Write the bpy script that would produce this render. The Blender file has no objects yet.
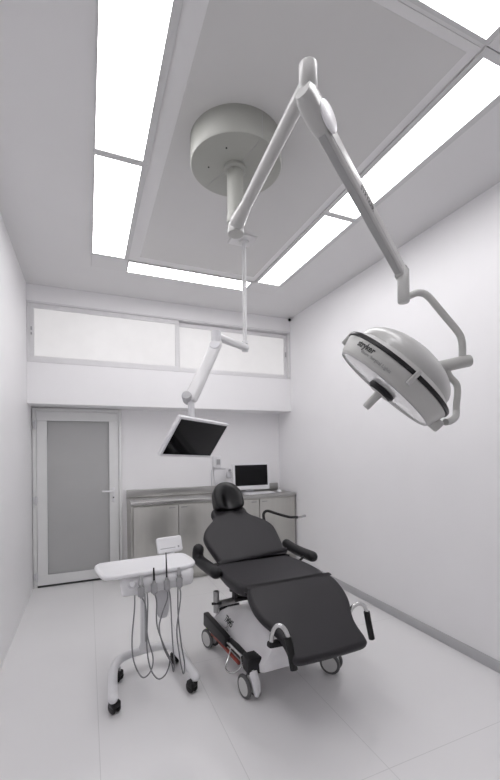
import bpy, bmesh, math, random
from mathutils import Vector, Matrix
random.seed(4)
C = bpy.context.scene.collection
SC = bpy.context.scene
V = Vector
PI = math.pi

# ------------------------------------------------------------------ materials
def mat(name, color, rough=0.5, metal=0.0, noise=0.03, scale=6.0, rnoise=0.05, coat=0.0, emit=None, estr=0.0, spec=0.5,
        stretch=None):
    m = bpy.data.materials.new(name); m.use_nodes = True
    nt = m.node_tree; b = nt.nodes['Principled BSDF']
    tc = nt.nodes.new('ShaderNodeTexCoord'); nz = nt.nodes.new('ShaderNodeTexNoise')
    nz.inputs['Scale'].default_value = scale; nz.inputs['Detail'].default_value = 4
    if stretch:
        mp = nt.nodes.new('ShaderNodeMapping'); mp.inputs['Scale'].default_value = stretch
        nt.links.new(tc.outputs['Object'], mp.inputs['Vector']); nt.links.new(mp.outputs['Vector'], nz.inputs['Vector'])
    else:
        nt.links.new(tc.outputs['Object'], nz.inputs['Vector'])
    cr = nt.nodes.new('ShaderNodeValToRGB')
    cr.color_ramp.elements[0].position = 0.3; cr.color_ramp.elements[1].position = 0.7
    lo = [max(0, c * (1 - noise)) for c in color]; hi = [min(1, c * (1 + noise)) for c in color]
    cr.color_ramp.elements[0].color = (*lo, 1); cr.color_ramp.elements[1].color = (*hi, 1)
    nt.links.new(nz.outputs['Fac'], cr.inputs['Fac']); nt.links.new(cr.outputs['Color'], b.inputs['Base Color'])
    mr = nt.nodes.new('ShaderNodeMapRange')
    mr.inputs['To Min'].default_value = max(0.02, rough - rnoise); mr.inputs['To Max'].default_value = min(1, rough + rnoise)
    nt.links.new(nz.outputs['Fac'], mr.inputs['Value']); nt.links.new(mr.outputs['Result'], b.inputs['Roughness'])
    b.inputs['Metallic'].default_value = metal
    b.inputs['Specular IOR Level'].default_value = spec
    b.inputs['Coat Weight'].default_value = coat
    if emit:
        b.inputs['Emission Color'].default_value = (*emit, 1); b.inputs['Emission Strength'].default_value = estr
    return m

def floor_mat():
    m = mat('floor_tile', (0.79, 0.785, 0.79), 0.085, noise=0.012, scale=1.5, rnoise=0.02)
    nt = m.node_tree; b = nt.nodes['Principled BSDF']
    tc = [n for n in nt.nodes if n.type == 'TEX_COORD'][0]
    sx = nt.nodes.new('ShaderNodeSeparateXYZ'); nt.links.new(tc.outputs['Object'], sx.inputs[0])
    def M(op, a, bb=None):
        n = nt.nodes.new('ShaderNodeMath'); n.operation = op
        for i, v in enumerate((a, bb)):
            if v is None: continue
            if isinstance(v, (int, float)): n.inputs[i].default_value = v
            else: nt.links.new(v, n.inputs[i])
        return n.outputs[0]
    def joint(sock, off, per):
        f = M('FRACT', M('ADD', M('DIVIDE', M('SUBTRACT', sock, off), per), 100.5))
        d = M('MULTIPLY', M('ABSOLUTE', M('SUBTRACT', f, 0.5)), per)
        return M('LESS_THAN', d, 0.0022)
    j = M('MAXIMUM', M('MULTIPLY', joint(sx.outputs[0], 0.045, 0.664), M('LESS_THAN', sx.outputs[0], 1.6)), M('MULTIPLY', joint(sx.outputs[1], 1.53, 1.335), M('GREATER_THAN', sx.outputs[0], 0.709)))
    cr = [n for n in nt.nodes if n.type == 'VALTORGB'][0]
    mx = nt.nodes.new('ShaderNodeMix'); mx.data_type = 'RGBA'
    nt.links.new(j, mx.inputs[0]); nt.links.new(cr.outputs['Color'], mx.inputs[6]); mx.inputs[7].default_value = (0.66, 0.66, 0.66, 1)
    nt.links.new(mx.outputs[2], b.inputs['Base Color'])
    return m

M_WALL = mat('wall_paint', (0.875, 0.87, 0.88), 0.42, noise=0.008, scale=3)
M_CEIL = mat('ceiling_paint', (0.72, 0.715, 0.72), 0.55, noise=0.008, scale=3)
M_FLOOR = floor_mat()
M_CPANEL = mat('satin_ceiling_panel', (0.62, 0.615, 0.61), 0.16, noise=0.01, scale=2, rnoise=0.04)
M_CBORDER = mat('ceiling_border', (0.73, 0.725, 0.73), 0.4, noise=0.01)
M_COVER = mat('grey_cover_plate', (0.69, 0.685, 0.69), 0.4, noise=0.01)
M_FRAME = mat('light_frame', (0.60, 0.60, 0.605), 0.4, noise=0.02)
M_LIGHT = mat('opal_diffuser', (0.9, 0.9, 0.9), 0.5, emit=(1.0, 0.985, 1.0), estr=6.3)
M_WINGLASS = mat('frosted_window', (0.50, 0.495, 0.495), 0.35, emit=(1.0, 0.98, 0.98), estr=0.29)
M_ALU = mat('window_aluminium', (0.74, 0.735, 0.745), 0.4, noise=0.02)
M_DOORW = mat('white_upvc', (0.76, 0.765, 0.76), 0.3, noise=0.015)
M_DOORG = mat('grey_frosted_glass', (0.43, 0.432, 0.43), 0.32, noise=0.03, scale=2)
M_GASKET = mat('dark_gasket', (0.05, 0.05, 0.05), 0.6)
M_BASE = mat('grey_skirting', (0.50, 0.50, 0.515), 0.35, metal=0.2)
M_STEEL = mat('brushed_steel', (0.55, 0.545, 0.515), 0.38, metal=1.0, noise=0.06, scale=9, stretch=(1, 1, 0.06), rnoise=0.08)
M_STEELTOP = mat('steel_worktop', (0.46, 0.455, 0.445), 0.30, metal=1.0, noise=0.06, scale=9, stretch=(0.08, 1, 1), rnoise=0.08)
M_CHROME = mat('chrome', (0.62, 0.62, 0.62), 0.22, metal=1.0, noise=0.03)
M_GREYMETAL = mat('grey_metal', (0.38, 0.38, 0.38), 0.35, metal=0.8, noise=0.03)
M_LAMPW = mat('lamp_lacquer', (0.47, 0.47, 0.46), 0.33, noise=0.02, coat=0.2)
M_LAMPG = mat('lamp_grey_lacquer', (0.46, 0.46, 0.445), 0.36, noise=0.02)
M_DRUM = mat('grey_drum_lacquer', (0.365, 0.37, 0.34), 0.42, noise=0.02)
M_ARMW = mat('pale_arm_lacquer', (0.67, 0.67, 0.675), 0.3, noise=0.015)
M_ARMSTRIP = mat('grey_arm_cover', (0.36, 0.36, 0.36), 0.45, noise=0.02)
M_LENS = mat('pale_lamp_lens', (0.93, 0.93, 0.93), 0.08, metal=0.25, noise=0.005)
M_BLACKRUB = mat('black_rubber', (0.012, 0.012, 0.012), 0.5, noise=0.1, spec=0.3)
M_BLACKPL = mat('black_plastic', (0.014, 0.0135, 0.015), 0.42, noise=0.08, spec=0.3)
M_SCREEN = mat('black_screen', (0.006, 0.006, 0.007), 0.08, noise=0.05, rnoise=0.02, spec=0.18)
M_WHITEPL = mat('white_plastic', (0.77, 0.77, 0.785), 0.3, noise=0.015)
M_GREYPL = mat('grey_plastic', (0.40, 0.40, 0.41), 0.4, noise=0.03)
M_LGREYPL = mat('pale_grey_plastic', (0.64, 0.64, 0.66), 0.4, noise=0.03)
M_UPH = mat('charcoal_upholstery', (0.021, 0.0195, 0.0225), 0.5, noise=0.10, scale=120, rnoise=0.06, spec=0.38)
M_LEATHER = mat('black_leather', (0.007, 0.007, 0.008), 0.3, noise=0.1, scale=60, spec=0.38)
M_SHELL = mat('white_base_shell', (0.88, 0.87, 0.885), 0.3, noise=0.015)
M_RED = mat('red_pedal', (0.30, 0.045, 0.03), 0.4)
M_LIME = mat('lime_marker', (0.45, 0.60, 0.08), 0.45)
M_HOLD = mat('holder_grey', (0.33, 0.33, 0.34), 0.4, noise=0.03)
M_HOSE = mat('grey_hose', (0.22, 0.22, 0.23), 0.45)
M_INK = mat('dark_ink', (0.03, 0.03, 0.03), 0.5)
M_INKPALE = mat('pale_ink', (0.25, 0.25, 0.25), 0.5)
M_TYRE = mat('grey_tyre', (0.10, 0.10, 0.10), 0.55)
M_HUB = mat('pale_wheel_disc', (0.62, 0.62, 0.61), 0.4, noise=0.03)

# ------------------------------------------------------------------ helpers
BASE = {}
def finish(bm, ang=0.62):
    bmesh.ops.recalc_face_normals(bm, faces=bm.faces)
    for f in bm.faces: f.smooth = True
    for e in bm.edges:
        if len(e.link_faces) == 2 and e.calc_face_angle(0) > ang: e.smooth = False
def obj(name, bm, m, parent=None, local=False, ang=0.62, label=None):
    if parent is not None and not local: bm.transform(BASE[parent].inverted())
    finish(bm, ang)
    me = bpy.data.meshes.new(name); bm.to_mesh(me); bm.free()
    me.materials.append(m)
    o = bpy.data.objects.new(name, me); C.objects.link(o)
    if parent is not None:
        o.parent = parent; BASE[o] = BASE[parent]
    else: BASE[o] = Matrix.Identity(4)
    if label: o['label'] = label
    return o
def tag(o, label, cat, group=None):
    o['label'] = label; o['category'] = cat
    if group: o['group'] = group
    return o
def thing(name, label, cat, loc, rz=0.0, group=None):
    o = bpy.data.objects.new(name, None); C.objects.link(o)
    o.empty_display_size = 0.1
    o.location = loc; o.rotation_euler = (0, 0, rz)
    BASE[o] = Matrix.Translation(loc) @ Matrix.Rotation(rz, 4, 'Z')
    return tag(o, label, cat, group)
def setting(name, loc):
    o = bpy.data.objects.new(name, None); C.objects.link(o); o.location = loc
    BASE[o] = Matrix.Translation(loc); o['kind'] = 'structure'; return o
def struct(name, bm, m, parent=None):
    o = obj(name, bm, m, parent)
    if parent is None: o['kind'] = 'structure'
    return o

def box(x0, x1, y0, y1, z0, z1, bev=0.0, seg=2, bm=None, mx=None):
    t = bmesh.new()
    bmesh.ops.create_cube(t, size=1)
    bmesh.ops.scale(t, vec=(abs(x1 - x0), abs(y1 - y0), abs(z1 - z0)), verts=t.verts)
    bmesh.ops.translate(t, vec=((x0 + x1) / 2, (y0 + y1) / 2, (z0 + z1) / 2), verts=t.verts)
    if bev: bmesh.ops.bevel(t, geom=t.edges[:], offset=bev, segments=seg, profile=0.5, affect='EDGES')
    if mx is not None: t.transform(mx)
    return merge(bm, t)
def merge(bm, t):
    if bm is None: return t
    me = bpy.data.meshes.new('tmp'); t.to_mesh(me); t.free(); bm.from_mesh(me); bpy.data.meshes.remove(me)
    return bm
def frame(o, ex, ey, ez):
    m = Matrix.Identity(4)
    for i, e in enumerate((ex, ey, ez)):
        for k in range(3): m[k][i] = e[k]
    for k in range(3): m[k][3] = o[k]
    return m
def axis_frame(o, z, hint=V((0, 0, 1))):
    z = V(z).normalized(); hint = V(hint)
    if abs(z.dot(hint)) > 0.98: hint = V((0, 1, 0))
    x = hint.cross(z).normalized(); y = z.cross(x)
    return frame(V(o), x, y, z)
def smooth_path(pts, n=6, closed=False):
    pts = [V(p) for p in pts]; out = []; N = len(pts)
    for i in range(N if closed else N - 1):
        p1, p2 = pts[i], pts[(i + 1) % N]
        p0 = pts[(i - 1) % N] if (closed or i > 0) else p1 * 2 - p2
        p3 = pts[(i + 2) % N] if (closed or i + 2 < N) else p2 * 2 - p1
        for k in range(n):
            t = k / n
            out.append(0.5 * ((2 * p1) + (p2 - p0) * t + (2 * p0 - 5 * p1 + 4 * p2 - p3) * t * t + (3 * p1 - p0 - 3 * p2 + p3) * t ** 3))
    if not closed: out.append(pts[-1])
    return out
def tube(pts, r, seg=12, bm=None, cap=True, round_ends=False):
    pts = [V(p) for p in pts]; n = len(pts)
    rs = [r] * n if isinstance(r, (int, float)) else list(r)
    if round_ends:
        def ends(p, q, rr):
            d = (p - q).normalized()
            return [(p + d * rr * s, rr * math.sqrt(max(0.0, 1 - s * s))) for s in (0.5, 0.85, 0.98)]
        a = ends(pts[0], pts[1], rs[0]); b = ends(pts[-1], pts[-2], rs[-1])
        pts = [x[0] for x in reversed(a)] + pts + [x[0] for x in b]
        rs = [x[1] for x in reversed(a)] + rs + [x[1] for x in b]; n = len(pts)
    t = bmesh.new(); rings = []
    up = None
    for i in range(n):
        d = (pts[min(i + 1, n - 1)] - pts[max(i - 1, 0)]).normalized()
        if up is None:
            up = V((0, 0, 1)) if abs(d.z) < 0.9 else V((0, 1, 0))
        x = (up - d * up.dot(d)).normalized(); up = x; y = d.cross(x)
        rings.append([t.verts.new(pts[i] + (x * math.cos(2 * PI * k / seg) + y * math.sin(2 * PI * k / seg)) * rs[i]) for k in range(seg)])
    for a, b in zip(rings, rings[1:]):
        for k in range(seg): t.faces.new((a[k], a[(k + 1) % seg], b[(k + 1) % seg], b[k]))
    if cap: t.faces.new(rings[0][::-1]); t.faces.new(rings[-1])
    return merge(bm, t)
def lathe(profile, mx=None, seg=48, bm=None, cap=True):
    """profile of (radius, height) about local z"""
    t = bmesh.new(); rings = []
    for r, z in profile:
        if r < 1e-5: rings.append([t.verts.new((0, 0, z))])
        else: rings.append([t.verts.new((r * math.cos(2 * PI * k / seg), r * math.sin(2 * PI * k / seg), z)) for k in range(seg)])
    for a, b in zip(rings, rings[1:]):
        for k in range(seg):
            k2 = (k + 1) % seg
            if len(a) == 1 and len(b) == 1: continue
            if len(a) == 1: t.faces.new((a[0], b[k], b[k2]))
            elif len(b) == 1: t.faces.new((a[k], a[k2], b[0]))
            else: t.faces.new((a[k], a[k2], b[k2], b[k]))
    if cap and len(rings[0]) > 1: t.faces.new(rings[0][::-1])
    if cap and len(rings[-1]) > 1: t.faces.new(rings[-1])
    if mx is not None: t.transform(mx)
    return merge(bm, t)
def inset_poly(pts, d):
    n = len(pts); out = []
    for i in range(n):
        a, b, c = pts[i - 1], pts[i], pts[(i + 1) % n]
        t = (c - a).normalized(); nr = V((-t.y, t.x))   # inward for CCW
        out.append(b + nr * d)
    return out
def ccw(pts):
    a = sum(pts[i].x * pts[(i + 1) % len(pts)].y - pts[(i + 1) % len(pts)].x * pts[i].y for i in range(len(pts)))
    return pts if a > 0 else pts[::-1]
def slab(outline, thick, edge, mx=None, n=6, crown=0.0, smooth=True, bm=None, dip=0.0):
    """rounded slab from a 2D outline, bottom at z=0, top at z=thick, edge radius edge"""
    o2 = [V((p[0], p[1])) for p in outline]
    if smooth:
        o3 = smooth_path([V((p.x, p.y, 0)) for p in o2], n, True); o2 = [V((p.x, p.y)) for p in o3]
    o2 = ccw(o2)
    e = edge; lay = []
    for k in range(5):
        a = PI / 2 * k / 4; lay.append((e * (1 - math.sin(a)), e * (1 - math.cos(a))))
    for k in range(5):
        a = PI / 2 * k / 4; lay.append((e * (1 - math.cos(a)), thick - e * (1 - math.sin(a))))
    if not dip: lay.append((e * 1.12, thick))
    lay = [(e * 1.12, 0)] + lay
    if dip:
        lay.append((e * 1.6, thick)); lay.append((e * 2.2, thick - dip)); lay.append((e * 2.8, thick - dip))
    t = bmesh.new(); rings = []
    for ins, z in lay:
        rings.append([t.verts.new((p.x, p.y, z)) for p in inset_poly(o2, ins)])
    m = len(o2)
    for a, b in zip(rings, rings[1:]):
        for k in range(m): t.faces.new((a[k], a[(k + 1) % m], b[(k + 1) % m], b[k]))
    for ring, flip in ((rings[0], True), (rings[-1], False)):
        f = t.faces.new(ring[::-1] if flip else ring)
    bmesh.ops.triangulate(t, faces=[f for f in t.faces if len(f.verts) > 4])
    if mx is not None: t.transform(mx)
    return merge(bm, t)
def rrect(x0, x1, y0, y1, r, n=5):
    out = []
    for cx, cy, a0 in ((x1 - r, y1 - r, 0), (x0 + r, y1 - r, 90), (x0 + r, y0 + r, 180), (x1 - r, y0 + r, 270)):
        for k in range(n + 1):
            a = math.radians(a0 + 90 * k / n); out.append((cx + r * math.cos(a), cy + r * math.sin(a)))
    return out
def beam(a, b, w, h, bev, hint=V((0, 0, 1)), ext=0.0, bm=None, w2=None, h2=None):
    """rounded rectangular bar from a to b; w across, h along hint; may taper"""
    a = V(a); b = V(b); d = (b - a); L = d.length; d.normalize()
    y = (V(hint) - d * V(hint).dot(d)).normalized(); x = y.cross(d)
    t = bmesh.new(); rings = []
    w2 = w2 or w; h2 = h2 or h
    st = [(-ext, 0.75), (-ext + bev * 0.6, 0.93), (-ext + bev * 1.5, 1.0), (L + ext - bev * 1.5, 1.0), (L + ext - bev * 0.6, 0.93), (L + ext, 0.75)]
    for s, k in st:
        q = max(0, min(1, s / L)); ww = (w + (w2 - w) * q) * k; hh = (h + (h2 - h) * q) * k; bb = min(bev, ww * 0.48, hh * 0.48)
        rings.append([t.verts.new(a + d * s + x * p[0] + y * p[1]) for p in rrect(-ww / 2, ww / 2, -hh / 2, hh / 2, bb, 4)])
    m = len(rings[0])
    for p, q in zip(rings, rings[1:]):
        for k in range(m): t.faces.new((p[k], p[(k + 1) % m], q[(k + 1) % m], q[k]))
    t.faces.new(rings[0][::-1]); t.faces.new(rings[-1])
    return merge(bm, t)
def text_bm(body, size, extrude=0.0004, align='LEFT', shear=0.0, bold=0.0):
    cu = bpy.data.curves.new('lettering', 'FONT'); cu.body = body; cu.size = size; cu.extrude = extrude
    cu.align_x = align; cu.shear = shear; cu.offset = bold; cu.resolution_u = 3
    o = bpy.data.objects.new('lettering', cu); C.objects.link(o)
    bpy.context.view_layer.update()
    me = bpy.data.meshes.new_from_object(o.evaluated_get(bpy.context.evaluated_depsgraph_get()))
    bpy.data.objects.remove(o); bpy.data.curves.remove(cu)
    t = bmesh.new(); t.from_mesh(me); bpy.data.meshes.remove(me)
    return t

# ------------------------------------------------------------------ room
XL, XR, YF, YW, YB, H = -0.606, 2.675, -1.3, 4.858, 5.246, 3.4555
struct('floor', box(XL - .1, XR + .1, YF - .1, YB + .1, -0.1, 0), M_FLOOR)
struct('ceiling', box(XL - .1, XR + .1, YF - .1, YB + .2, H, H + .1), M_CEIL)
struct('wall_left', box(XL - .1, XL, YF - .1, YB + .1, 0, H), M_WALL)
struct('wall_right', box(XR, XR + .1, YF - .1, YB + .1, 0, H), M_WALL)
struct('wall_front', box(XL, XR, YF - .1, YF, 0, H), M_WALL)
struct('wall_back', box(XL, XR, YB, YB + .1, 0, 2.139), M_WALL)
bh = box(XL, XR, YW, YB + .1, 2.139, 2.595)
box(XL, XR, YW, YB + .1, 3.275, H, bm=bh)
struct('wall_window', bh, M_WALL)
# skirting along the right wall only
sk = box(XR - .013, XR - .0005, YF, 4.70, 0.0005, 0.082, 0.003)
struct('baseboard_right', sk, M_BASE)

# high ribbon window, two frosted sliding sashes
w = setting('window_1', ((XL + XR) / 2, YW, 2.595))
def ring_xz(x0, x1, z0, z1, y0, y1, wx, wt=None, wb=None, bm=None):
    wt = wt or wx; wb = wb or wx
    bm = box(x0, x1, y0, y1, z1 - wt, z1, 0.003, 1, bm=bm); box(x0, x1, y0, y1, z0, z0 + wb, 0.003, 1, bm=bm)
    box(x0, x0 + wx, y0, y1, z0 + wb, z1 - wt, 0.003, 1, bm=bm); box(x1 - wx, x1, y0, y1, z0 + wb, z1 - wt, 0.003, 1, bm=bm)
    return bm
obj('window_frame', ring_xz(XL + .001, XR - .001, 2.5955, 3.2745, YW - .004, YW + .12, .022), M_ALU, w)
s1 = obj('sash', ring_xz(XL + .02, 1.085, 2.617, 3.253, YW + .014, YW + .05, .052), M_ALU, w)
obj('pane', box(XL + .06, 1.04, YW + .028, YW + .036, 2.66, 3.21), M_WINGLASS, s1)
lt = box(XL + .038, XL + .052, YW + .002, YW + .014, 2.95, 2.99, .002)
box(XL + .038, XL + .052, YW + .002, YW + .014, 2.90, 2.925, .002, bm=lt)
obj('latch', lt, M_GREYPL, s1)
s2 = obj('sash', ring_xz(1.05, XR - .022, 2.617, 3.238, YW + .062, YW + .098, .048), M_ALU, w)
obj('pane', box(1.095, XR - .066, YW + .076, YW + .084, 2.66, 3.195), M_WINGLASS, s2)
obj('latch', box(XR - .056, XR - .040, YW + .05, YW + .062, 2.92, 2.99, .002), M_GREYPL, s2)
obj('outer_panel', box(XL + .001, XR - .001, YW + .30, YW + .33, 2.5955, 3.2745), M_WALL, w)

# glazed door at the left of the recess
d = setting('door_1', (-0.09, YB, 0))
def ringx(x0, x1, z0, z1, y0, y1, wx, wt, wb):
    return ring_xz(x0, x1, z0, z1, y0, y1, wx, wt, wb)
fr = box(-0.600, -0.556, YB - .05, YB - .0005, 0.0005, 2.125, .004); box(.362, .404, YB - .05, YB - .0005, 0.0005, 2.125, .004, bm=fr)
box(-0.556, .362, YB - .05, YB - .0005, 2.086, 2.125, .004, bm=fr)
obj('door_frame', fr, M_DOORW, d)
lf = obj('door_leaf', ringx(-.553, .358, .026, 2.083, YB - .062, YB - .012, .112, .112, .122), M_DOORW, d)
obj('pane', box(-.445, .25, YB - .040, YB - .030, .14, 1.975), M_DOORG, lf, label='grey frosted glass pane')
obj('gasket', ring_xz(-.446, .251, .143, 1.976, YB - .0635, YB - .040, .006), M_GREYPL, lf)
obj('threshold', box(-.556, .362, YB - .05, YB - .0005, .0005, .02), M_GASKET, d)
hd = obj('door_handle', tube(smooth_path([(.295, YB - .062, 1.10), (.295, YB - .105, 1.10), (.27, YB - .115, 1.10), (.16, YB - .112, 1.105)], 5), .011, 10), M_WHITEPL, lf)
obj('escutcheon', box(.278, .312, YB - .069, YB - .062, .96, 1.14, .004), M_WHITEPL, lf)
obj('keyhole', lathe([(.009, 0), (.009, .004), (0, .004)], axis_frame((.295, YB - .069, 1.02), (0, -1, 0)), 12), M_BLACKPL, lf)
for z in (1.92, 1.03, .135):
    hb = tube([(-.562, YB - .074, z - .055), (-.562, YB - .074, z + .055)], .011, 10)
    box(-.592, -.548, YB - .066, YB - .055, z - .04, z + .04, .003, bm=hb)
    obj('hinge', hb, M_LGREYPL, d)

# ceiling: rectangular light ring round a satin panel
def plate(x0, x1, y0, y1, drop, bev=0.0): return box(x0, x1, y0, y1, H - drop, H + .004, bev, 1)
cb = plate(.380, 1.708, 1.222, 3.902, .003)
struct('trim_1', cb, M_CBORDER)
struct('trim_2', plate(.477, 1.655, 1.262, 3.800, .0036), M_CPANEL)
n = 3
for x0, x1, y0, y1 in ((.047, .378, 3.905, 4.160), (1.71, 2.048, 3.905, 4.160), (.047, .378, .885, 1.20), (1.71, 2.048, .885, 1.20)):
    struct('trim_%d' % n, plate(x0, x1, y0, y1, .010, .002), M_COVER); n += 1
def ring_xy(x0, x1, y0, y1, z0, z1, ws):
    wl, wr, wn, wf = ws
    bm = box(x0, x0 + wl, y0, y1, z0, z1); box(x1 - wr, x1, y0, y1, z0, z1, bm=bm)
    box(x0 + wl, x1 - wr, y0, y0 + wn, z0, z1, bm=bm); box(x0 + wl, x1 - wr, y1 - wf, y1, z0, z1, bm=bm)
    return bm
lights = [
    ((.047, .378, 1.203, 2.547), (.012, .040, .04, .026), 'long ceiling light panel at upper left, nearest the camera on the left side'),
    ((.047, .378, 2.549, 3.902), (.012, .040, .026, .036), 'shorter-looking ceiling light panel at left, towards the window'),
    ((1.71, 2.048, 1.203, 2.547), (.035, .046, .04, .026), 'ceiling light panel on the right side that the lamp arm crosses'),
    ((1.71, 2.048, 2.549, 3.902), (.035, .046, .026, .02), 'ceiling light panel on the right side, towards the window'),
    ((.380, 1.708, 3.905, 4.160), (.010, .030, .018, .012), 'narrow ceiling light panel lying crosswise in front of the window'),
    ((.380, 1.708, .885, 1.20), (.010, .030, .03, .018), 'ceiling light panel lying crosswise at the top right corner of the photo')]
for (x0, x1, y0, y1), ws, lab in lights:
    t = thing('ceiling_light', lab, 'ceiling light', ((x0 + x1) / 2, (y0 + y1) / 2, H), group='light panels in the ceiling ring')
    obj('light_frame', ring_xy(x0, x1, y0, y1, H - .012, H + .004, ws), M_FRAME, t)
    obj('diffuser', box(x0 + ws[0], x1 - ws[1], y0 + ws[2], y1 - ws[3], H - .007, H + .003), M_LIGHT, t)

# ------------------------------------------------------------------ security camera
sc = thing('security_camera', 'tiny white security camera with black lens in the upper right corner above window', 'security camera', (2.63, YW, 3.41))
obj('bracket', tube([(2.640, YW - .002, 3.452), (2.640, YW - .035, 3.445), (2.632, YW - .06, 3.43)], .008, 8), M_LGREYPL, sc)
obj('housing', lathe([(0, -.035), (.02, -.033), (.03, -.02), (.032, 0), (.032, .03), (.026, .034), (0, .034)], axis_frame((2.628, YW - .075, 3.415), (-.45, -.8, -.25)), 20), M_WHITEPL, sc)
obj('lens', lathe([(.022, .0), (.020, .012), (.010, .018), (0, .019)], axis_frame(V((2.628, YW - .075, 3.415)) + V((-.45, -.8, -.25)).normalized() * .033, (-.45, -.8, -.25)), 16), M_SCREEN, sc)

# ------------------------------------------------------------------ steel counter
CX0, CX1, CY = .455, 2.655, 4.705
wt = thing('steel_worktop', 'stainless steel worktop with upstand along the back wall', 'worktop', ((CX0 + CX1) / 2, 4.95, .957))
obj('top_sheet', box(CX0, CX1, CY, YB - .001, .957, 1.000, .008, 3), M_STEELTOP, wt)
us = box(CX0, CX1 - .03, YB - .045, YB - .002, 1.0005, 1.100, .006, 2)
obj('upstand', us, M_STEELTOP, wt)
def cabinet(x0, x1, lab, left_panel):
    t = thing('steel_cabinet', lab, 'cabinet', ((x0 + x1) / 2, 4.97, 0), group='steel cabinets under the worktop')
    b = box(x0, x1, 4.745, YB - .002, .07, .9565)
    box(x0 + .02, x1 - .02, 4.80, YB - .002, .0005, .07, bm=b)
    if left_panel: box(x0, x0 + .022, 4.722, 4.745, .07, .9565, .002, bm=b)
    obj('body', b, M_STEEL, t)
    a = x0 + (.026 if left_panel else .004); m = (x0 + x1) / 2 + (.008 if left_panel else 0); e = x1 - .003
    for dx0, dx1, hx in ((a, m - .0035, m - .115), (m + .0035, e, m + .035)):
        dr = obj('cabinet_door', box(dx0, dx1, 4.724, 4.7445, .085, .938, .003, 2), M_STEEL, t)
        pm = box(hx, hx + .078, 4.716, 4.7245, .900, .914, .003, 2)
        obj('door_pull', pm, M_GREYMETAL, dr)
cabinet(.460, 1.560, 'steel cabinet next to the glazed door, standing behind the dental cart', True)
cabinet(1.562, 2.648, 'steel cabinet in the right corner, standing under the white computer', False)

# computer on the counter
im = thing('computer', 'white all-in-one computer with black screen standing on the steel counter', 'computer', (2.11, 5.0, 1.0))
obj('housing', slab(rrect(-.272, .272, 0, .365, .012, 3), .042, .008, frame(V((2.088, 4.975, 1.045)), V((1, 0, 0)), V((0, .05, 1)).normalized(), V((0, -1, .05)).normalized()), smooth=False), M_WHITEPL, im)
obj('screen', box(-.243, .243, .058, .342, .0405, .044, .001, 1, mx=frame(V((2.088, 4.975, 1.045)), V((1, 0, 0)), V((0, .05, 1)).normalized(), V((0, -1, .05)).normalized())), M_SCREEN, im)
st = box(1.985, 2.185, 4.93, 5.10, 1.0008, 1.008, .002); box(2.03, 2.15, 5.0, 5.012, 1.006, 1.2, .003, bm=st, mx=None)
obj('stand', st, M_LGREYPL, im)
KB = Matrix.Translation((2.15, 4.815, 1.001)) @ Matrix.Rotation(math.radians(9), 4, 'Z')
kb = thing('keyboard', 'white keyboard lying on the counter in front of the computer', 'keyboard', (2.15, 4.815, 1.0), math.radians(9))
obj('body', box(-.215, .215, -.07, .07, .001, .016, .005, 2), M_WHITEPL, kb, local=True)
kk = bmesh.new()
for r in range(5):
    for c in range(15): box(-.203 + c * .027, -.180 + c * .027, -.06 + r * .0235, -.041 + r * .0235, .0155, .021, .002, 1, bm=kk)
o = obj('key_block', kk, M_WHITEPL, kb, local=True)
ms = obj('computer_mouse', lathe([(.0, .034), (.012, .033), (.024, .026), (.030, .014), (.031, .004), (.028, 0)], Matrix.Translation((2.475, 4.87, 1.001)) @ Matrix.Diagonal((1, 1.6, 1, 1)), 20), M_WHITEPL)
tag(ms, 'white computer mouse on the counter, to the right of the keyboard', 'computer mouse')

# wall devices by the screen
ic = thing('wall_intercom', 'white wall intercom with small grey display, below the hanging monitor', 'intercom', (1.665, YB, 1.31))
obj('housing', box(1.61, 1.735, YB - .038, YB - .0008, 1.345, 1.515, .008, 2), M_WHITEPL, ic)
obj('display', box(1.668, 1.722, YB - .042, YB - .037, 1.395, 1.470, .003, 1), M_GREYPL, ic)
obj('handset', box(1.612, 1.650, YB - .058, YB - .0385, 1.352, 1.508, .010, 3), M_WHITEPL, ic)
obj('cable', tube(smooth_path([(1.616, YB - .02, 1.346), (1.603, YB - .018, 1.30), (1.600, YB - .015, 1.22), (1.602, YB - .012, 1.103)], 6), .008, 8), M_LGREYPL, ic)
jb = thing('wall_box', 'low white wall box under the intercom', 'wall box', (1.70, YB, 1.12))
obj('cover', box(1.632, 1.800, YB - .03, YB - .0008, 1.12, 1.335, .006, 2), M_WHITEPL, jb)
obj('rim', box(1.628, 1.804, YB - .034, YB - .0008, 1.323, 1.340, .004, 2), M_LGREYPL, jb)
ws = thing('wall_socket', 'small white wall socket just left of the computer screen', 'wall socket', (1.855, YB, 1.25))
obj('face_plate', box(1.825, 1.905, YB - .012, YB - .0008, 1.20, 1.285, .004, 2), M_LGREYPL, ws)
obj('plug', lathe([(.016, 0), (.016, .03), (.010, .034), (0, .034)], axis_frame((1.868, YB - .002, 1.312), (0, -1, 0)), 14), M_GREYPL, ws)
pl = box(1.845, 1.89, YB - .014, YB - .0008, 1.286, 1.335, .004, 2)
obj('switch_plate', pl, M_WHITEPL, ws)

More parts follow.
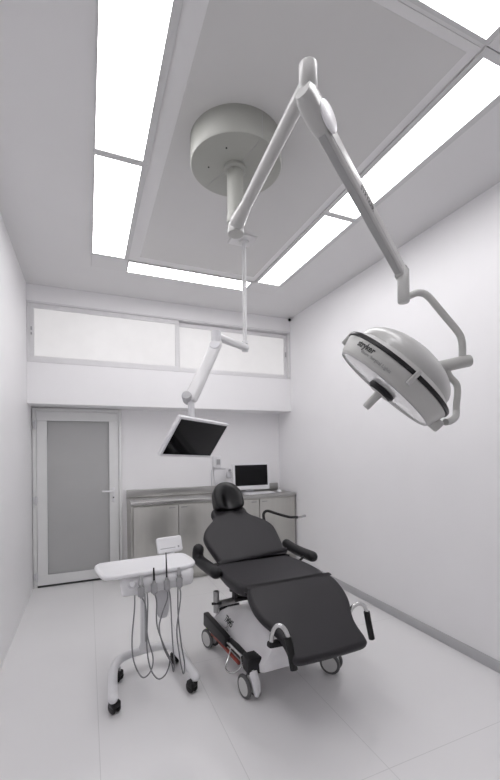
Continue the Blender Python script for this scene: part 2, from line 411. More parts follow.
# ------------------------------------------------------------------ surgical light
SX, SY = .834, 2.175
L = thing('surgical_light', 'grey ceiling surgical lamp with drum canopy, folding arm and domed head', 'surgical light', (SX, SY, H))
obj('canopy_drum', lathe([(.274, H - .0005), (.274, H - .147), (.270, H - .153), (.264, H - .155), (0, H - .155)], Matrix.Translation((SX + .008, SY, 0)), 72), M_DRUM, L)
sm = tube([(SX + .060, SY - .2695, H - .004), (SX + .060, SY - .2695, H - .151)], .0016, 6)
obj('seam', sm, M_GREYPL, L)
obj('seam', tube([(SX + .055, SY - .258, H - .1555), (SX + .02, SY - .06, H - .1555)], .0012, 6), M_GREYPL, L)
obj('seam', tube([(SX - .05, SY + .06, H - .1555), (SX - .12, SY + .22, H - .1555)], .0012, 6), M_GREYPL, L)
for q in ((-.10, -.13), (-.15, .05), (.15, -.02), (.08, .16)): obj('screw', lathe([(.005, 0), (.005, -.003), (0, -.004)], Matrix.Translation((SX + q[0], SY + q[1], H - .155)), 8), M_BLACKPL, L)
obj('stem', lathe([(.068, H - .1545), (.068, H - .170), (.060, H - .176), (.049, H - .178), (.049, H - .44), (.053, H - .445), (.053, 2.965), (.049, 2.962)], Matrix.Translation((SX, SY, 0)), 36), M_DRUM, L)
obj('swivel_joint', lathe([(.047, 2.9625), (.046, 2.930), (.050, 2.926), (.051, 2.915), (.050, 2.902), (.044, 2.897), (0, 2.896)], Matrix.Translation((SX, SY, 0)), 36), M_LAMPG, L)
EX, EY = .762, 1.222
a = V((SX, SY, 2.955)); b = V((EX, EY, 2.955))
dd = (b - a).normalized()
obj('horizontal_arm', tube([a + dd * -.045, a + dd * .0, a + dd * .05, a + dd * .12, a + dd * .22, b - dd * .1, b - dd * .02], [.032, .043, .047, .039, .032, .030, .028], 20), M_LAMPW, L)
po = obj('elbow_post', lathe([(0, 3.016), (.0345, 3.0155), (.034, 2.935), (.031, 2.93), (.031, 2.905)], Matrix.Translation((EX, EY, 0)), 28), M_LAMPW, L)
# sprung arm sloping down to the head
A = V((EX, EY, 2.885)); B = V((1.600, 1.622, 2.545)); ax = (B - A).normalized()
side = ax.cross(V((0, 0, 1))).normalized()        # points to the viewer's right
up = side.cross(ax)
obj('elbow_knuckle', beam(A - ax * .040 + up * .004, A + ax * .120, .074, .104, .034, up), M_LAMPW, L)
cap = lathe([(0, .008), (.030, .007), (.045, .002), (.047, -.004)], frame(A + ax * .085 + side * .038 + up * .004, ax, up, side) @ Matrix.Diagonal((1.35, 1, 1, 1)), 28)
obj('knuckle_cap', cap, M_WHITEPL, L)
sa = obj('spring_arm', beam(A + ax * .06, B - ax * .01, .050, .084, .015, up, w2=.048, h2=.074), M_LAMPW, L)
obj('cover_strip', beam(A + ax * .11 - up * .0405, B - ax * .06 - up * .0358, .032, .008, .003, up), M_ARMSTRIP, L)
obj('groove', beam(A + ax * .13 + side * .0248 - up * .016, B - ax * .08 + side * .0238 - up * .014, .003, .004, .0015, up), M_GREYPL, L)
tb = text_bm('STRYKER', .034, bold=.0012)
P0 = A + ax * .40 + side * .0246 - up * .012
tb.transform(frame(P0, ax, up, side)); obj('lettering', tb, M_INK, L)
obj('end_knuckle', beam(B - ax * .045, B + ax * .012, .066, .086, .03, up), M_LAMPG, L)
obj('drop_post', lathe([(.0, 2.572), (.026, 2.570), (.031, 2.562), (.031, 2.392), (.027, 2.386), (0, 2.385)], Matrix.Translation((1.585, 1.605, 0)), 24), M_LAMPW, L)
yk = [(1.585, 1.605, 2.408), (1.622, 1.588, 2.428), (1.662, 1.572, 2.440), (1.707, 1.553, 2.420), (1.785, 1.520, 2.318), (1.852, 1.492, 2.228), (1.872, 1.485, 2.185), (1.876, 1.483, 2.14), (1.874, 1.484, 2.06)]
obj('upper_yoke', tube(smooth_path(yk, 6), .0185, 14), M_LAMPG, L)
c0 = V((1.735, 1.545, 2.030)); c1 = V((1.905, 1.468, 2.068)); cd = (c1 - c0).normalized()
obj('yoke_pivot', lathe([(0, -.004), (.024, -.003), (.032, .004), (.033, .01), (.033, .19), (.030, .197), (.024, .199), (0, .199)], axis_frame(c0, cd), 24), M_LAMPG, L)
yl = [(1.790, 1.516, 2.030), (1.806, 1.508, 1.985), (1.834, 1.492, 1.945), (1.838, 1.486, 1.90), (1.822, 1.482, 1.822), (1.812, 1.475, 1.785), (1.780, 1.455, 1.758), (1.715, 1.430, 1.735), (1.668, 1.420, 1.728)]
obj('lower_yoke', tube(smooth_path(yl, 6), .0175, 14), M_LAMPG, L)
# lamp head
HC = V((1.458, 1.530, 1.974)); HN = V((-.530, .446, -.721)).normalized()
mj = V((.628, -.443, -.638)); mj = (mj - HN * mj.dot(HN)).normalized(); mn = HN.cross(mj)
HF = frame(HC, mj, mn, HN)                         # local z points out of the glass
R = .315
dome = [(R * .97, -.010), (R * .93, -.022), (R * .87, -.036)]
for k in range(1, 11):
    q = PI / 2 * k / 10; dome.append((R * .87 * math.cos(q), -.036 - .135 * math.sin(q)))
obj('lamp_dome', lathe(dome, HF, 64), M_LAMPW, L)
obj('rim_band', lathe([(R * .96, -.010), (R, -.0095), (R * 1.006, -.006), (R * 1.006, .007), (R, .0095), (R * .96, .0095)], HF, 64), M_BLACKPL, L)
obj('lamp_skirt', lathe([(R * .965, .009), (R * .985, .011), (R * .93, .080), (R * .90, .094), (R * .88, .097), (R * .85, .092)], HF, 64), M_LAMPG, L)
obj('lamp_lens', lathe([(R * .875, .088), (R * .86, .093), (R * .84, .094), (0, .096)], HF, 64), M_LENS, L)
obj('lens_edge', lathe([(R * .872, .0945), (R * .878, .0985), (R * .890, .099), (R * .895, .0955)], HF, 64, cap=False), M_GREYPL, L)
hb = obj('handle_hub', lathe([(.070, .0955), (.068, .118), (.058, .128), (0, .129)], HF, 32), M_LAMPG, L)
obj('hub_ring', lathe([(.0705, .097), (.0745, .099), (.0745, .117), (.0690, .121), (.060, .1275)], HF, 32), M_BLACKPL, hb)
hbm = lathe([(.024, .1285), (.021, .150), (.020, .215), (.017, .224), (0, .226)], HF, 20)
obj('sterile_handle', hbm, M_LAMPG, hb)
lg = HF @ Matrix.Rotation(math.radians(62), 4, 'Z')
lat = box(R * .965, R * 1.05, -.010, .010, -.018, .05, .004, 2); lat.transform(lg)
for ang_ in (78, 182, 300):
    lg = HF @ Matrix.Rotation(math.radians(ang_), 4, 'Z')
    lat = box(R * .965, R * 1.035, -.011, .011, -.020, .055, .005, 2); lat.transform(lg)
    obj('latch', lat, M_LAMPW, L)
hp = HC + mj * (R * .93) + HN * .06
obj('yoke_hub', lathe([(0, -.01), (.028, -.008), (.031, 0), (.031, .045), (.027, .052), (0, .053)], axis_frame(hp - mj * .01, mj), 24), M_LAMPG, L)
# lettering wrapped round the skirt
def wrap_text(body, size, ang0, zline, m, bold=0.0, shear=0.0):
    t = text_bm(body, size, bold=bold, shear=shear)
    def rad(z): return R * (.985 + (.93 - .985) * (z - .018) / (.080 - .018)) + .0006
    for v in t.verts:
        z = zline - v.co.y; r = rad(z) + v.co.z; a_ = ang0 - v.co.x / (R * .96)
        v.co = V((r * math.cos(a_), r * math.sin(a_), z))
    t.transform(HF); return obj('lettering', t, m, L)
TXT0 = math.radians(139)

# ------------------------------------------------------------------ monitor arm and hanging monitor
MX, MY = 1.287, 3.160
ma = thing('monitor_arm', 'white ceiling arm with thin pole and jointed spring arm holding the monitor', 'monitor arm', (MX, MY, H))
obj('ceiling_plate', box(MX - .12, MX + .085, MY - .10, MY + .085, H - .016, H - .0037, .003, 2), M_COVER, ma)
obj('pole', lathe([(.045, H - .0155), (.045, H - .03), (.020, H - .036), (.018, H - .04), (.018, 2.56), (.027, 2.555), (.027, 2.535), (.02, 2.53)], Matrix.Translation((MX, MY, 0)), 24), M_ARMW, ma)
E1 = V((.945, 2.925, 2.500)); E0 = V((MX, MY, 2.503))
obj('extension_arm', beam(E0, E1, .066, .056, .026, V((0, 0, 1)), ext=.03), M_ARMW, ma)
for p in (E0, ): obj('joint_cap', lathe([(.030, 0), (.028, -.008), (0, -.009)], Matrix.Translation(p - V((0, 0, .0275))), 24), M_LGREYPL, ma)
obj('elbow', lathe([(0, 2.545), (.034, 2.545), (.038, 2.540), (.038, 2.452), (.034, 2.448)], Matrix.Translation(E1), 24) if False else lathe([(0, 2.542), (.034, 2.542), (.038, 2.537), (.038, 2.455), (.034, 2.45), (0, 2.45)], Matrix.Translation((E1.x, E1.y, 0)), 24), M_LGREYPL, ma)
E2 = V((.705, 2.800, 1.985)); s0 = V((E1.x, E1.y, 2.435)); md = (E2 - s0).normalized()
mside = V((1, -.4, 0)); mside = (mside - md * mside.dot(md)).normalized(); mup = mside.cross(md)
obj('spring_arm', beam(s0 - md * .02, E2, .085, .070, .024, mup, ext=.02, w2=.098), M_ARMW, ma)
obj('elbow_disc', lathe([(0, .010), (.036, .008), (.042, 0), (.042, -.01)], axis_frame(s0 + md * .03 - mup * .034, -mup), 24), M_LGREYPL, ma)
obj('tilt_knuckle', lathe([(0, -.045), (.032, -.043), (.036, -.03), (.036, .03), (.032, .045), (0, .045)], axis_frame(E2 + V((-.030, -.005, .0)), mup), 24), M_GREYPL, ma)
MO = V((.544, 2.444, 1.820)); U = V((.789, .613, -.040)).normalized(); W = V((-.245, .520, -.818)); W = (W - U * W.dot(U)).normalized(); N = W.cross(U).normalized()
MW, MH = .575, .308
if N.y > 0: N = -N                                  # N faces the viewer
mc = MO + U * MW / 2 + W * MH / 2
br0 = mc - N * .0235
obj('drop_neck', tube([E2 + md * .01, E2 + V((.0, -.005, -.06)), E2 + V((.0, -.015, -.14))], [.026, .024, .022], 14), M_LGREYPL, ma)
obj('mount_bracket', tube([E2 + V((.0, -.015, -.14)), br0 - N * .03, br0], [.022, .03, .045], 12), M_LGREYPL, ma)
mo = thing('hanging_monitor', 'flat black-screened monitor in white frame, hanging tilted from the ceiling arm', 'monitor', mc)
MF = frame(mc, U, -W, N)
obj('housing', slab(rrect(-MW / 2, MW / 2, -MH / 2, MH / 2, .012, 3), .028, .006, MF @ Matrix.Translation((0, 0, -.022)), smooth=False), M_WHITEPL, mo)
obj('screen', box(-MW / 2 + .018, MW / 2 - .018, -MH / 2 + .020, MH / 2 - .017, .004, .0075, .001, 1, mx=MF), M_SCREEN, mo)

# ------------------------------------------------------------------ dental delivery cart
ct = thing('dental_cart', 'white wheeled dental instrument cart with tray, pole and four hoses', 'dental cart', (.375, 2.74, 0))
lp = smooth_path([(.128, 2.500, .105), (.133, 2.60, .110), (.143, 2.75, .118), (.158, 2.83, .122), (.195, 2.905, .126), (.26, 2.945, .128), (.345, 2.962, .130), (.45, 2.970, .130), (.535, 2.955, .128), (.585, 2.90, .124), (.605, 2.82, .120), (.622, 2.70, .112), (.635, 2.60, .108), (.645, 2.52, .105)], 5)
obj('base_frame', tube(lp, .030, 14, round_ends=True), M_WHITEPL, ct)
obj('pole', lathe([(.040, .135), (.034, .160), (.024, .19), (.021, .45), (.021, .70)], Matrix.Translation((.368, 2.955, 0)) , 24), M_WHITEPL, ct)
obj('pole_strip', box(.374, .384, 2.931, 2.938, .20, .68, .003), M_GREYPL, ct)
def caster(x, y, rz, par):
    mx = Matrix.Translation((x, y, 0)) @ Matrix.Rotation(rz, 4, 'Z')
    b = bmesh.new()
    for s in (-1, 1):
        lathe([(0, -.010), (.028, -.010), (.034, -.006), (.036, 0), (.034, .006), (.028, .010), (0, .010)], mx @ frame(V((s * .017, .018, .036)), V((0, 1, 0)), V((0, 0, 1)), V((1, 0, 0))), 24, bm=b)
    h = box(-.029, .029, -.016, .044, .036, .078, .012, 3); h.transform(mx)
    c = obj('caster', h, M_BLACKPL, par)
    obj('wheel', b, M_BLACKRUB, c)
    obj('stem', tube([mx @ V((0, 0, .07)), mx @ V((0, 0, .100))], .009, 10), M_GREYMETAL, c)
caster(.146, 2.512, .5, ct); caster(.192, 2.850, .9, ct); caster(.630, 2.520, .4, ct); caster(.595, 2.915, .2, ct)
tray = [(.035, 2.835), (.055, 2.895), (.102, 2.914), (.30, 2.93), (.514, 2.945), (.63, 2.945), (.672, 2.90), (.694, 2.78), (.690, 2.68), (.660, 2.630), (.60, 2.597), (.50, 2.587), (.36, 2.580), (.22, 2.572), (.13, 2.568), (.080, 2.60), (.052, 2.69)]
obj('tray', slab(tray, .030, .012, Matrix.Translation((0, 0, .7925)), n=4, dip=.005), M_WHITEPL, ct)
# instrument head below the tray with a sloping front
hd = bmesh.new()
secs = [(.200, .012), (.215, 0), (.62, 0), (.665, .012)]
def head_section(x, s):
    k = (x - .2) * .045
    return [V((x, 2.605 + s, .7925)), V((x, 2.583 + s, .765)), V((x, 2.596 + s, .680 + k)), V((x, 2.618 + s, .661 + k)), V((x, 2.86 - s, .675 + k)), V((x, 2.86 - s, .7925))]
rg = [[hd.verts.new(p) for p in head_section(x, s)] for x, s in ((.198, .05), (.204, .02), (.222, .004), (.30, 0), (.52, 0), (.625, .004), (.655, .02), (.668, .05))]
for p, q in zip(rg, rg[1:]):
    for k in range(6): hd.faces.new((p[k], p[(k + 1) % 6], q[(k + 1) % 6], q[k]))
hd.faces.new(rg[0][::-1]); hd.faces.new(rg[-1])
obj('instrument_head', hd, M_WHITEPL, ct, ang=0.9)
obj('waste_flap', slab([(-.042, 0), (.042, 0), (.044, -.17), (.030, -.235), (0, -.248), (-.030, -.235), (-.044, -.17)], .03, .010, frame(V((.474, 2.765, .680)), V((1, 0, 0)), V((0, .02, 1)).normalized(), V((0, -1, .02)).normalized()), n=3), M_LGREYPL, ct)
kn = obj('control_knob', lathe([(.026, 0), (.028, .008), (.019, .012), (.016, .022), (0, .023)], axis_frame((.254, 2.589, .745), (0, -.9, .35)), 20), M_LGREYPL, ct)
HX = [.308, .390, .472, .554]
HZ = [.714, .724, .733, .740]
for hx, hz in zip(HX, HZ):
    ca = axis_frame((hx, 2.562, hz - .030), (0, .12, 1))
    hb = lathe([(.018, -.014), (.0215, -.010), (.0215, .040), (.019, .046), (.016, .046), (.016, .010), (.0, .010)], ca, 20)
    ho = obj('holder_cup', hb, M_HOLD, ct)
    obj('holder_bracket', box(hx - .010, hx + .010, 2.570, 2.618, hz - .026, hz + .004, .004), M_WHITEPL, ho)
tops = [(.018, .050), (.008, .080), (.006, .158), (.016, .045)]
labels = ['short thick dental handpiece in the leftmost holder of the white cart',
          'dental handpiece with short dark tip in the second holder from the left of the cart',
          'dental handpiece with the tallest dark tip, third holder from the left of the cart',
          'stubby dental syringe in the rightmost holder of the white cart']
hoses = [[(.308, 2.557, .670), (.335, 2.568, .60), (.342, 2.556, .42), (.377, 2.558, .265), (.357, 2.558, .18), (.307, 2.558, .160), (.259, 2.558, .266), (.248, 2.560, .407), (.266, 2.566, .60), (.275, 2.640, .668)],
         [(.390, 2.557, .680), (.404, 2.565, .62), (.407, 2.575, .463), (.457, 2.582, .303), (.489, 2.582, .218), (.462, 2.582, .132), (.410, 2.582, .112), (.362, 2.582, .195), (.342, 2.582, .347), (.350, 2.585, .60), (.354, 2.640, .671)],
         [(.472, 2.557, .689), (.474, 2.565, .63), (.440, 2.566, .54), (.420, 2.570, .44), (.452, 2.570, .30), (.497, 2.570, .20), (.509, 2.570, .142), (.516, 2.572, .20), (.506, 2.575, .351), (.496, 2.580, .616), (.494, 2.640, .678)],
         [(.554, 2.557, .696), (.560, 2.562, .62), (.532, 2.556, .42), (.548, 2.560, .249), (.562, 2.560, .160), (.574, 2.560, .118), (.582, 2.562, .18), (.560, 2.566, .33), (.545, 2.575, .52), (.560, 2.640, .681)]]
for i in range(4):
    hx, hz = HX[i], HZ[i]
    t = thing('dental_handpiece', labels[i], 'dental handpiece', (hx, 2.55, hz - .04), group='dental handpieces on the cart')
    r, hh = tops[i]
    ca = axis_frame((hx, 2.562, hz - .030), (0, .12, 1))
    obj('grip', lathe([(0, -.026), (.009, -.024), (.0135, -.010), (.0145, .0115), (.0150, .030), (.013, .050), (max(r, .009), .060), (max(r, .009), .066), (0, .067)], ca, 16), M_GREYMETAL, t)
    obj('tip', lathe([(max(r * .9, .006), .066), (r * .75, .066 + hh * .5), (r * .6, .066 + hh), (0, .067 + hh)], ca, 12), M_GREYPL if i in (0, 3) else M_BLACKPL, t)
    obj('hose', tube(smooth_path(hoses[i], 7), .0046, 8), M_HOSE, t)
# small control screen on the tray's back edge
cs = V((.570, 2.985, .880)); ex = V((.995, .05, .035)).normalized(); ez = V((.03, -.93, .36)).normalized(); ey = ez.cross(ex).normalized(); ex = ey.cross(ez)
CF = frame(cs, ex, ey, ez)
cp = obj('control_pad', slab(rrect(-.096, .096, -.060, .060, .018, 4), .036, .010, CF @ Matrix.Translation((0, 0, -.018)), smooth=False), M_WHITEPL, ct)
obj('pad_face', slab(rrect(-.082, .082, -.046, .046, .010, 3), .004, .0015, CF @ Matrix.Translation((0, 0, .0165)), smooth=False), M_WHITEPL, cp)
pf = box(-.074, .040, -.030, -.024, .0195, .0215, .0008, 1, mx=CF); box(.058, .070, -.032, -.016, .0195, .0225, .001, 1, bm=pf, mx=CF)
obj('pad_display', pf, M_GREYPL, cp)
obj('pad_neck', tube([(.583, 2.945, .79), (.583, 2.970, .800), (.581, 2.992, .825)], [.026, .026, .030], 12), M_WHITEPL, ct)

# ------------------------------------------------------------------ treatment chair
TH = math.radians(1)
ch = thing('treatment_chair', 'charcoal reclining treatment chair on a white wheeled base', 'treatment chair', (1.258, 2.65, 0), TH)
def cobj(name, bm, m, par=None, **k): return obj(name, bm, m, par or ch, local=True, **k)
# leg rest
def mirror(half): return [(x, y) for x, y in half] + [(-x, y) for x, y in reversed(half)]
leg = mirror([(.285, .008), (.325, -.02), (.345, -.09), (.345, -.18), (.325, -.26), (.286, -.34), (.266, -.40), (.260, -.46), (.260, -.520), (.240, -.562), (.13, -.572)])
sl = math.atan(.53); lx = V((1, 0, 0)); ly = V((0, math.cos(sl), math.sin(sl))); lz = lx.cross(ly)
LF = frame(V((0.018, -.285, .703)) - lz * .060, lx, ly, lz)
lr = cobj('leg_rest', slab(leg, .060, .024, LF, n=4, crown=.004), M_UPH)
seat = mirror([(.295, .298), (.325, .27), (.345, .12), (.354, -.02), (.350, -.14), (.335, -.22), (.300, -.262), (.16, -.278)])
cobj('seat', slab(seat, .080, .028, Matrix.Translation((-.006, 0, .620)), n=4, crown=.004), M_UPH)
back = mirror([(.285, .000), (.308, .05), (.328, .15), (.342, .25), (.340, .32), (.305, .39), (.240, .455), (.196, .492), (.174, .53), (.174, .575), (.160, .612), (.130, .632), (.06, .640)])
ba = math.atan(.68); by = V((0, math.cos(ba), math.sin(ba))); bz = lx.cross(by)
BF = frame(V((.020, .300, .712)) - bz * .075, lx, by, bz) @ Matrix.Rotation(.085, 4, 'Z')
cobj('backrest', slab(back, .075, .027, BF, n=4, crown=.004), M_UPH)
bk = slab(mirror([(.25, .02), (.26, .25), (.14, .45), (.12, .56)]), .03, .008, BF @ Matrix.Translation((0, 0, -.029)), n=3)
cobj('back_shell', bk, M_BLACKPL)
# head cradle: padded block hollowed in front
hm = bmesh.new(); bmesh.ops.create_icosphere(hm, subdivisions=5, radius=1)
for v in hm.verts:
    x, y, z = v.co
    k_ = min(1, max(0, .5 - y)); n_ = 2.7 + 4.0 * k_ * k_ * (3 - 2 * k_); r_ = (abs(x) ** n_ + abs(y) ** n_ + abs(z) ** n_) ** (-1 / n_)
    X, Y, Z = x * r_, y * r_, z * r_
    if Y > 0:                                       # arched crown
        X *= 1 - .30 * Y * Y
    zz_ = Z * .080
    if Z > -.2:
        front = min(1, (Z + .2) / .9); front = front * front * (3 - 2 * front)
        q = (X / .62) ** 2 + ((Y + .42) / 1.0) ** 2
        zz_ -= .088 * math.exp(-q * 1.5) * front
    v.co = (X * .141, Y * .142, zz_)
ha = math.radians(58); hy = V((0, math.cos(ha), math.sin(ha))); hz_ = lx.cross(hy)
HB = V((-.028, .838, 1.160))
hm.transform(frame(HB, lx, hy, hz_))
hr = cobj('headrest', hm, M_LEATHER, ang=2.0)
cobj('headrest_bar', box(-.025, .025, -.20, .06, -.125, -.110, .004, mx=frame(HB, lx, by, bz)), M_GREYMETAL)
# armrests
al = [(-.418, .470, .785), (-.424, .468, .740), (-.420, .440, .708), (-.410, .370, .696), (-.398, .24, .692), (-.388, .11, .692)]
cobj('armrest', tube(smooth_path(al, 5), .046, 16, round_ends=True), M_BLACKPL)
ar = [(.415, .48, .738), (.418, .36, .723), (.420, .22, .720), (.426, .07, .722)]
cobj('armrest', tube(smooth_path(ar, 5), .043, 16, round_ends=True), M_BLACKPL)
for s, yy, zz in ((-1, .42, .72), (-1, .13, .69), (1, .40, .735), (1, .13, .73)):
    cobj('armrest_link', tube([(s * .405, yy, zz), (s * .30, yy, zz - .075)], .010, 10), M_BLACKPL if s > 0 else M_CHROME)
# flexible arm behind the back, right side
gs = [(.292, .635, .86), (.286, .690, .955), (.297, .700, .998), (.337, .702, 1.012), (.43, .705, .980), (.57, .71, .935), (.67, .715, .924)]
gn = cobj('gooseneck_arm', tube(smooth_path(gs, 6), .013, 12), M_BLACKRUB)
cobj('metal_end', tube([(.667, .715, .924), (.72, .717, .925), (.765, .719, .930)], .012, 12), M_GREYMETAL, gn, label='grey metal end')
cobj('gooseneck_clamp', box(.262, .322, .60, .66, .79, .875, .008), M_BLACKPL)
# pedestal, seat frame
cobj('seat_frame', box(-.19, .19, -.20, .24, .555, .604, .008), M_GREYMETAL)
cobj('lift_column', box(-.105, .105, -.14, .16, .30, .556, .012), M_LGREYPL)
cobj('seat_bracket', box(-.30, -.275, -.04, .02, .52, .610, .004), M_BLACKPL)
cobj('seat_bracket', box(-.29, -.24, .07, .10, .545, .610, .004), M_BLACKPL)
cobj('seat_strut', box(-.30, -.16, -.05, -.02, .515, .54, .004), M_BLACKPL)
lb = slab(mirror([(.20, -.02), (.21, -.2), (.17, -.42), (.15, -.52)]), .022, .006, LF @ Matrix.Translation((0, 0, -.021)), n=3)
cobj('leg_rest_shell', lb, M_BLACKPL)
# white base shell, lofted along the length
def shell_section(y, wb, wt_, z0, z1, ex=.0):
    return [V((-wb, y, z0)), V((-wb - .004, y, z0 + .05)), V((-wb + .05, y, z0 + (z1 - z0) * .62)), V((-wt_ - .03, y, z1 - .045)), V((-wt_, y, z1 - .012)), V((-wt_ + .04, y, z1)),
            V((wt_ - .04, y, z1)), V((wt_, y, z1 - .012)), V((wt_ + .03, y, z1 - .045)), V((wb - .05, y, z0 + (z1 - z0) * .62)), V((wb + .004, y, z0 + .05)), V((wb, y, z0))]
SE = [(.458, .265, .20, .19, .262), (.448, .298, .225, .16, .282), (.36, .302, .215, .15, .312), (.22, .294, .19, .15, .352), (.08, .282, .17, .15, .40), (-.04, .268, .155, .15, .445), (-.14, .265, .15, .15, .455), (-.25, .258, .15, .155, .435), (-.35, .248, .16, .16, .40), (-.385, .235, .15, .175, .375), (-.395, .20, .12, .20, .33)]
sb = bmesh.new(); rg = [[sb.verts.new(p) for p in shell_section(*s)] for s in SE]
for p, q in zip(rg, rg[1:]):
    for k in range(12): sb.faces.new((p[k], p[(k + 1) % 12], q[(k + 1) % 12], q[k]))
sb.faces.new(rg[0][::-1]); sb.faces.new(rg[-1])
bmesh.ops.subdivide_edges(sb, edges=sb.edges[:], cuts=1, smooth=.6, use_grid_fill=True)
shl = cobj('base_shell', sb, M_SHELL, ang=0.8)
cobj('shell_slot', tube(smooth_path([(-.275, .430, .255), (-.235, .436, .283), (-.16, .434, .292), (-.08, .430, .294)], 4), .012, 8), M_BLACKPL, shl)
# lettering on the sloping left flank of the shell
from mathutils.bvhtree import BVHTree
def flank(body, size, start, bold=0.0):
    t = text_bm(body, size, bold=bold)
    bmesh.ops.triangulate(t, faces=t.faces[:]); bmesh.ops.subdivide_edges(t, edges=t.edges[:], cuts=2, use_grid_fill=True)
    nrm = V((-.62, 0, .78)).normalized(); exx = V((0, -1, 0)); eyy = nrm.cross(exx).normalized()
    me = shl.data; bv = BVHTree.FromPolygons([v.co for v in me.vertices], [p.vertices for p in me.polygons])
    m = frame(V(start), exx, eyy, nrm)
    for v in t.verts:
        w_ = m @ V((v.co.x, v.co.y, .15)); hit = bv.ray_cast(w_, -nrm)
        v.co = (hit[0] if hit[0] else w_) + nrm * (.0016 + max(0, v.co.z))
    return t
# chassis
rail = beam((-.366, .46, .217), (-.320, .05, .192), .045, .112, .010, h2=.080)
cobj('side_rail', rail, M_BLACKPL, label='long black side rail left of the base')
rail = beam((.366, .46, .217), (.320, .05, .192), .045, .112, .010, h2=.080)
cobj('side_rail', rail, M_BLACKPL)
for s in (-1, 1):
    b = beam((s * .295, .09, .175), (s * .272, -.23, .178), .050, .060, .010)
    cobj('lower_rail', b, M_BLACKPL)
    b = box(-.062, .062, -.055, .055, -.050, .055, .012, 3); b.transform(Matrix.Translation((s * .264, -.285, .195)))
    cb_ = cobj('corner_block', b, M_BLACKPL)
    cobj('bolt', lathe([(.012, 0), (.012, .004), (.006, .006), (0, .006)], axis_frame((s * .298, -.340, .173), (0, -1, .1)), 14), M_CHROME, cb_)
cobj('cross_beam', box(-.21, .21, -.29, -.24, .145, .185, .008), M_BLACKPL)
cobj('cross_beam', box(-.33, .33, .38, .43, .135, .185, .008), M_BLACKPL)
def wheel(px_, py_, rz, steer, name='castor'):
    mx = Matrix.Translation((px_, py_, 0)) @ Matrix.Rotation(steer, 4, 'Z')
    w0 = V((0, .035, .075)) if abs(steer) < 2 else V((.018, -.050, .075))
    fk = tube([mx @ V((0, 0, .165)), mx @ V((0, .006, .135)), mx @ V((0, .02, .09)), mx @ V((0, .034, .05))], [.031, .032, .020, .012], 16)
    if abs(steer) > 2: fk.free(); fk = tube([mx @ V((0, -.030, .165)), mx @ V((0, -.016, .142)), mx @ V((0, .008, .105)), mx @ V((0, .020, .060)), mx @ V((0, .018, .030))], [.030, .032, .030, .026, .014], 16)
    c = cobj('castor_fork', fk, M_WHITEPL)
    for s in (-1, 1):
        f2 = mx @ frame(w0 + V((s * .032, 0, 0)), V((0, 1, 0)), V((0, 0, 1)), V((1, 0, 0)))
        ty = cobj('tyre', lathe([(.060, -.011), (.070, -.010), (.0745, -.004), (.0745, .004), (.070, .010), (.060, .011)], f2, 36), M_TYRE, c)
        cobj('wheel_disc', lathe([(0, -.013), (.03, -.013), (.062, -.0105), (.064, -.008), (.064, .008), (.062, .0105), (.03, .013), (0, .013)], f2, 36), M_HUB, c)
wheel(-.288, -.352, 0, math.radians(189)); wheel(.355, -.330, 0, math.radians(38)); wheel(-.332, .375, 0, math.radians(16)); wheel(.372, .375, 0, math.radians(-4))
cobj('pedal', beam((-.352, .34, .140), (-.310, -.14, .128), .022, .024, .008), M_RED, label='long red brake pedal bar')
cobj('marker', box(-.368, -.345, .425, .450, .118, .150, .006), M_LIME, label='lime green end marker')
cobj('pedal_loop', tube(smooth_path([(-.315, -.0, .175), (-.350, -.03, .125), (-.390, -.08, .080), (-.370, -.165, .090), (-.320, -.20, .140), (-.305, -.15, .185)], 3), .006, 8), M_CHROME)
cobj('pedal_rod', tube([(-.328, .04, .195), (-.315, -.20, .203)], .009, 10), M_CHROME)
# accessory socket at the left
ac = tube([(-.12, .10, .505), (-.25, .10, .470), (-.372, .10, .462)], .024, 12)
cobj('socket_arm', ac, M_GREYMETAL)
cobj('socket_tube', lathe([(.0, .405), (.022, .405), (.022, .560), (.017, .560), (.017, .545), (0, .545)], Matrix.Translation((-.392, .10, 0)), 20), M_GREYMETAL)
cobj('socket_knob', tube([(-.43, .095, .475), (-.36, .075, .475)], .010, 10), M_BLACKPL)
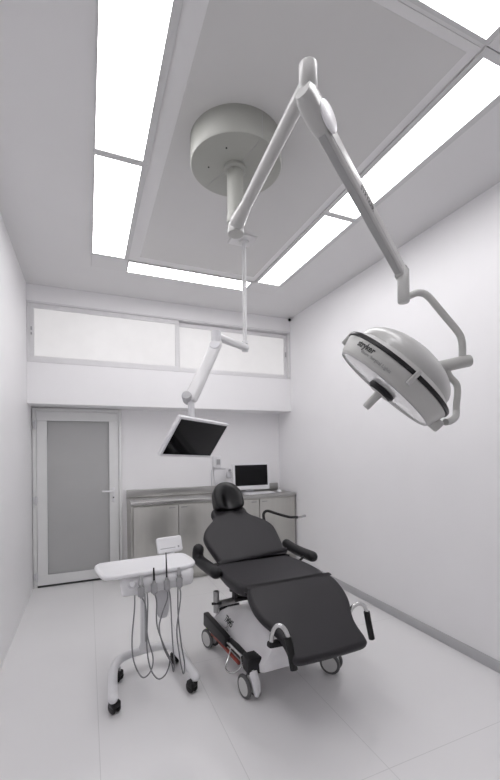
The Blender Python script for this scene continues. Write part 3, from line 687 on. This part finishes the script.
# foot-end push handles on the leg rest
for s in (-1, 1):
    if s < 0:
        pts = [(-.292, -.60, .478), (-.296, -.615, .520), (-.290, -.640, .575), (-.276, -.660, .596), (-.256, -.680, .588), (-.240, -.700, .552), (-.234, -.715, .50)]
        grip = [(-.241, -.703, .540), (-.234, -.720, .48), (-.226, -.745, .375)]
    else:
        pts = [(.312, -.52, .455), (.322, -.525, .500), (.348, -.535, .545), (.388, -.545, .565), (.425, -.555, .548), (.443, -.56, .508), (.455, -.565, .46)]
        grip = [(.442, -.560, .508), (.456, -.565, .42), (.474, -.570, .325)]
    h = cobj('push_handle', tube(smooth_path(pts, 5), .0135, 12), M_CHROME)
    cobj('handle_grip', tube(grip, .0205 if s > 0 else .022, 14, round_ends=False), M_BLACKRUB, h)
    q = V(pts[0])
    cobj('handle_clamp', beam(q + V((s * .02, -.0, -.012)), V((s * .16, q.y + .02, q.z - .030)), .040, .034, .008), M_BLACKPL, h)

# ------------------------------------------------------------------ writing
wrap_text('stryker', .040, TXT0, .046, M_INK, bold=.0009, shear=.12)
wrap_text('Visum  Surgical Lights', .0215, TXT0 - .16, .066, M_INKPALE)
cobj('lettering', flank('TMM5', .062, (-.258, .300, .240), bold=.0012), M_INK, shl)
cobj('lettering', flank('XL', .046, (-.280, .215, .216)), M_INKPALE, shl)

# ------------------------------------------------------------------ light, world, camera
wd = bpy.data.worlds.new('World'); SC.world = wd; wd.use_nodes = True
wd.node_tree.nodes['Background'].inputs[0].default_value = (.8, .82, .85, 1)
wd.node_tree.nodes['Background'].inputs[1].default_value = .6

cam = bpy.data.cameras.new('camera'); co = bpy.data.objects.new('camera', cam); C.objects.link(co)
f, yaw, pitch, roll, cx, cy = 387.3203, .4002, .0063, -.0119, 251.4453, 447.2408
fw = V((math.sin(yaw), math.cos(yaw), 0)); right0 = V((math.cos(yaw), -math.sin(yaw), 0)); zz = V((0, 0, 1))
fwd = fw * math.cos(pitch) + zz * math.sin(pitch); up0 = -fw * math.sin(pitch) + zz * math.cos(pitch)
rx = right0 * math.cos(roll) + up0 * math.sin(roll); uy = -right0 * math.sin(roll) + up0 * math.cos(roll)
co.matrix_world = frame(V((0, 0, 1.6)), rx, uy, -fwd)
cam.sensor_fit = 'HORIZONTAL'; cam.sensor_width = 36; cam.lens = f * 36 / 500
cam.shift_x = (250 - cx) / 500; cam.shift_y = (cy - 390) / 500
cam.clip_start = .02
SC.camera = co
SC.view_settings.view_transform = 'Standard'; SC.view_settings.look = 'None'
SC.view_settings.exposure = 0.40; SC.view_settings.gamma = 1.0; SC.view_settings.use_curve_mapping = False
SC.cycles.max_bounces = 14; SC.cycles.diffuse_bounces = 10
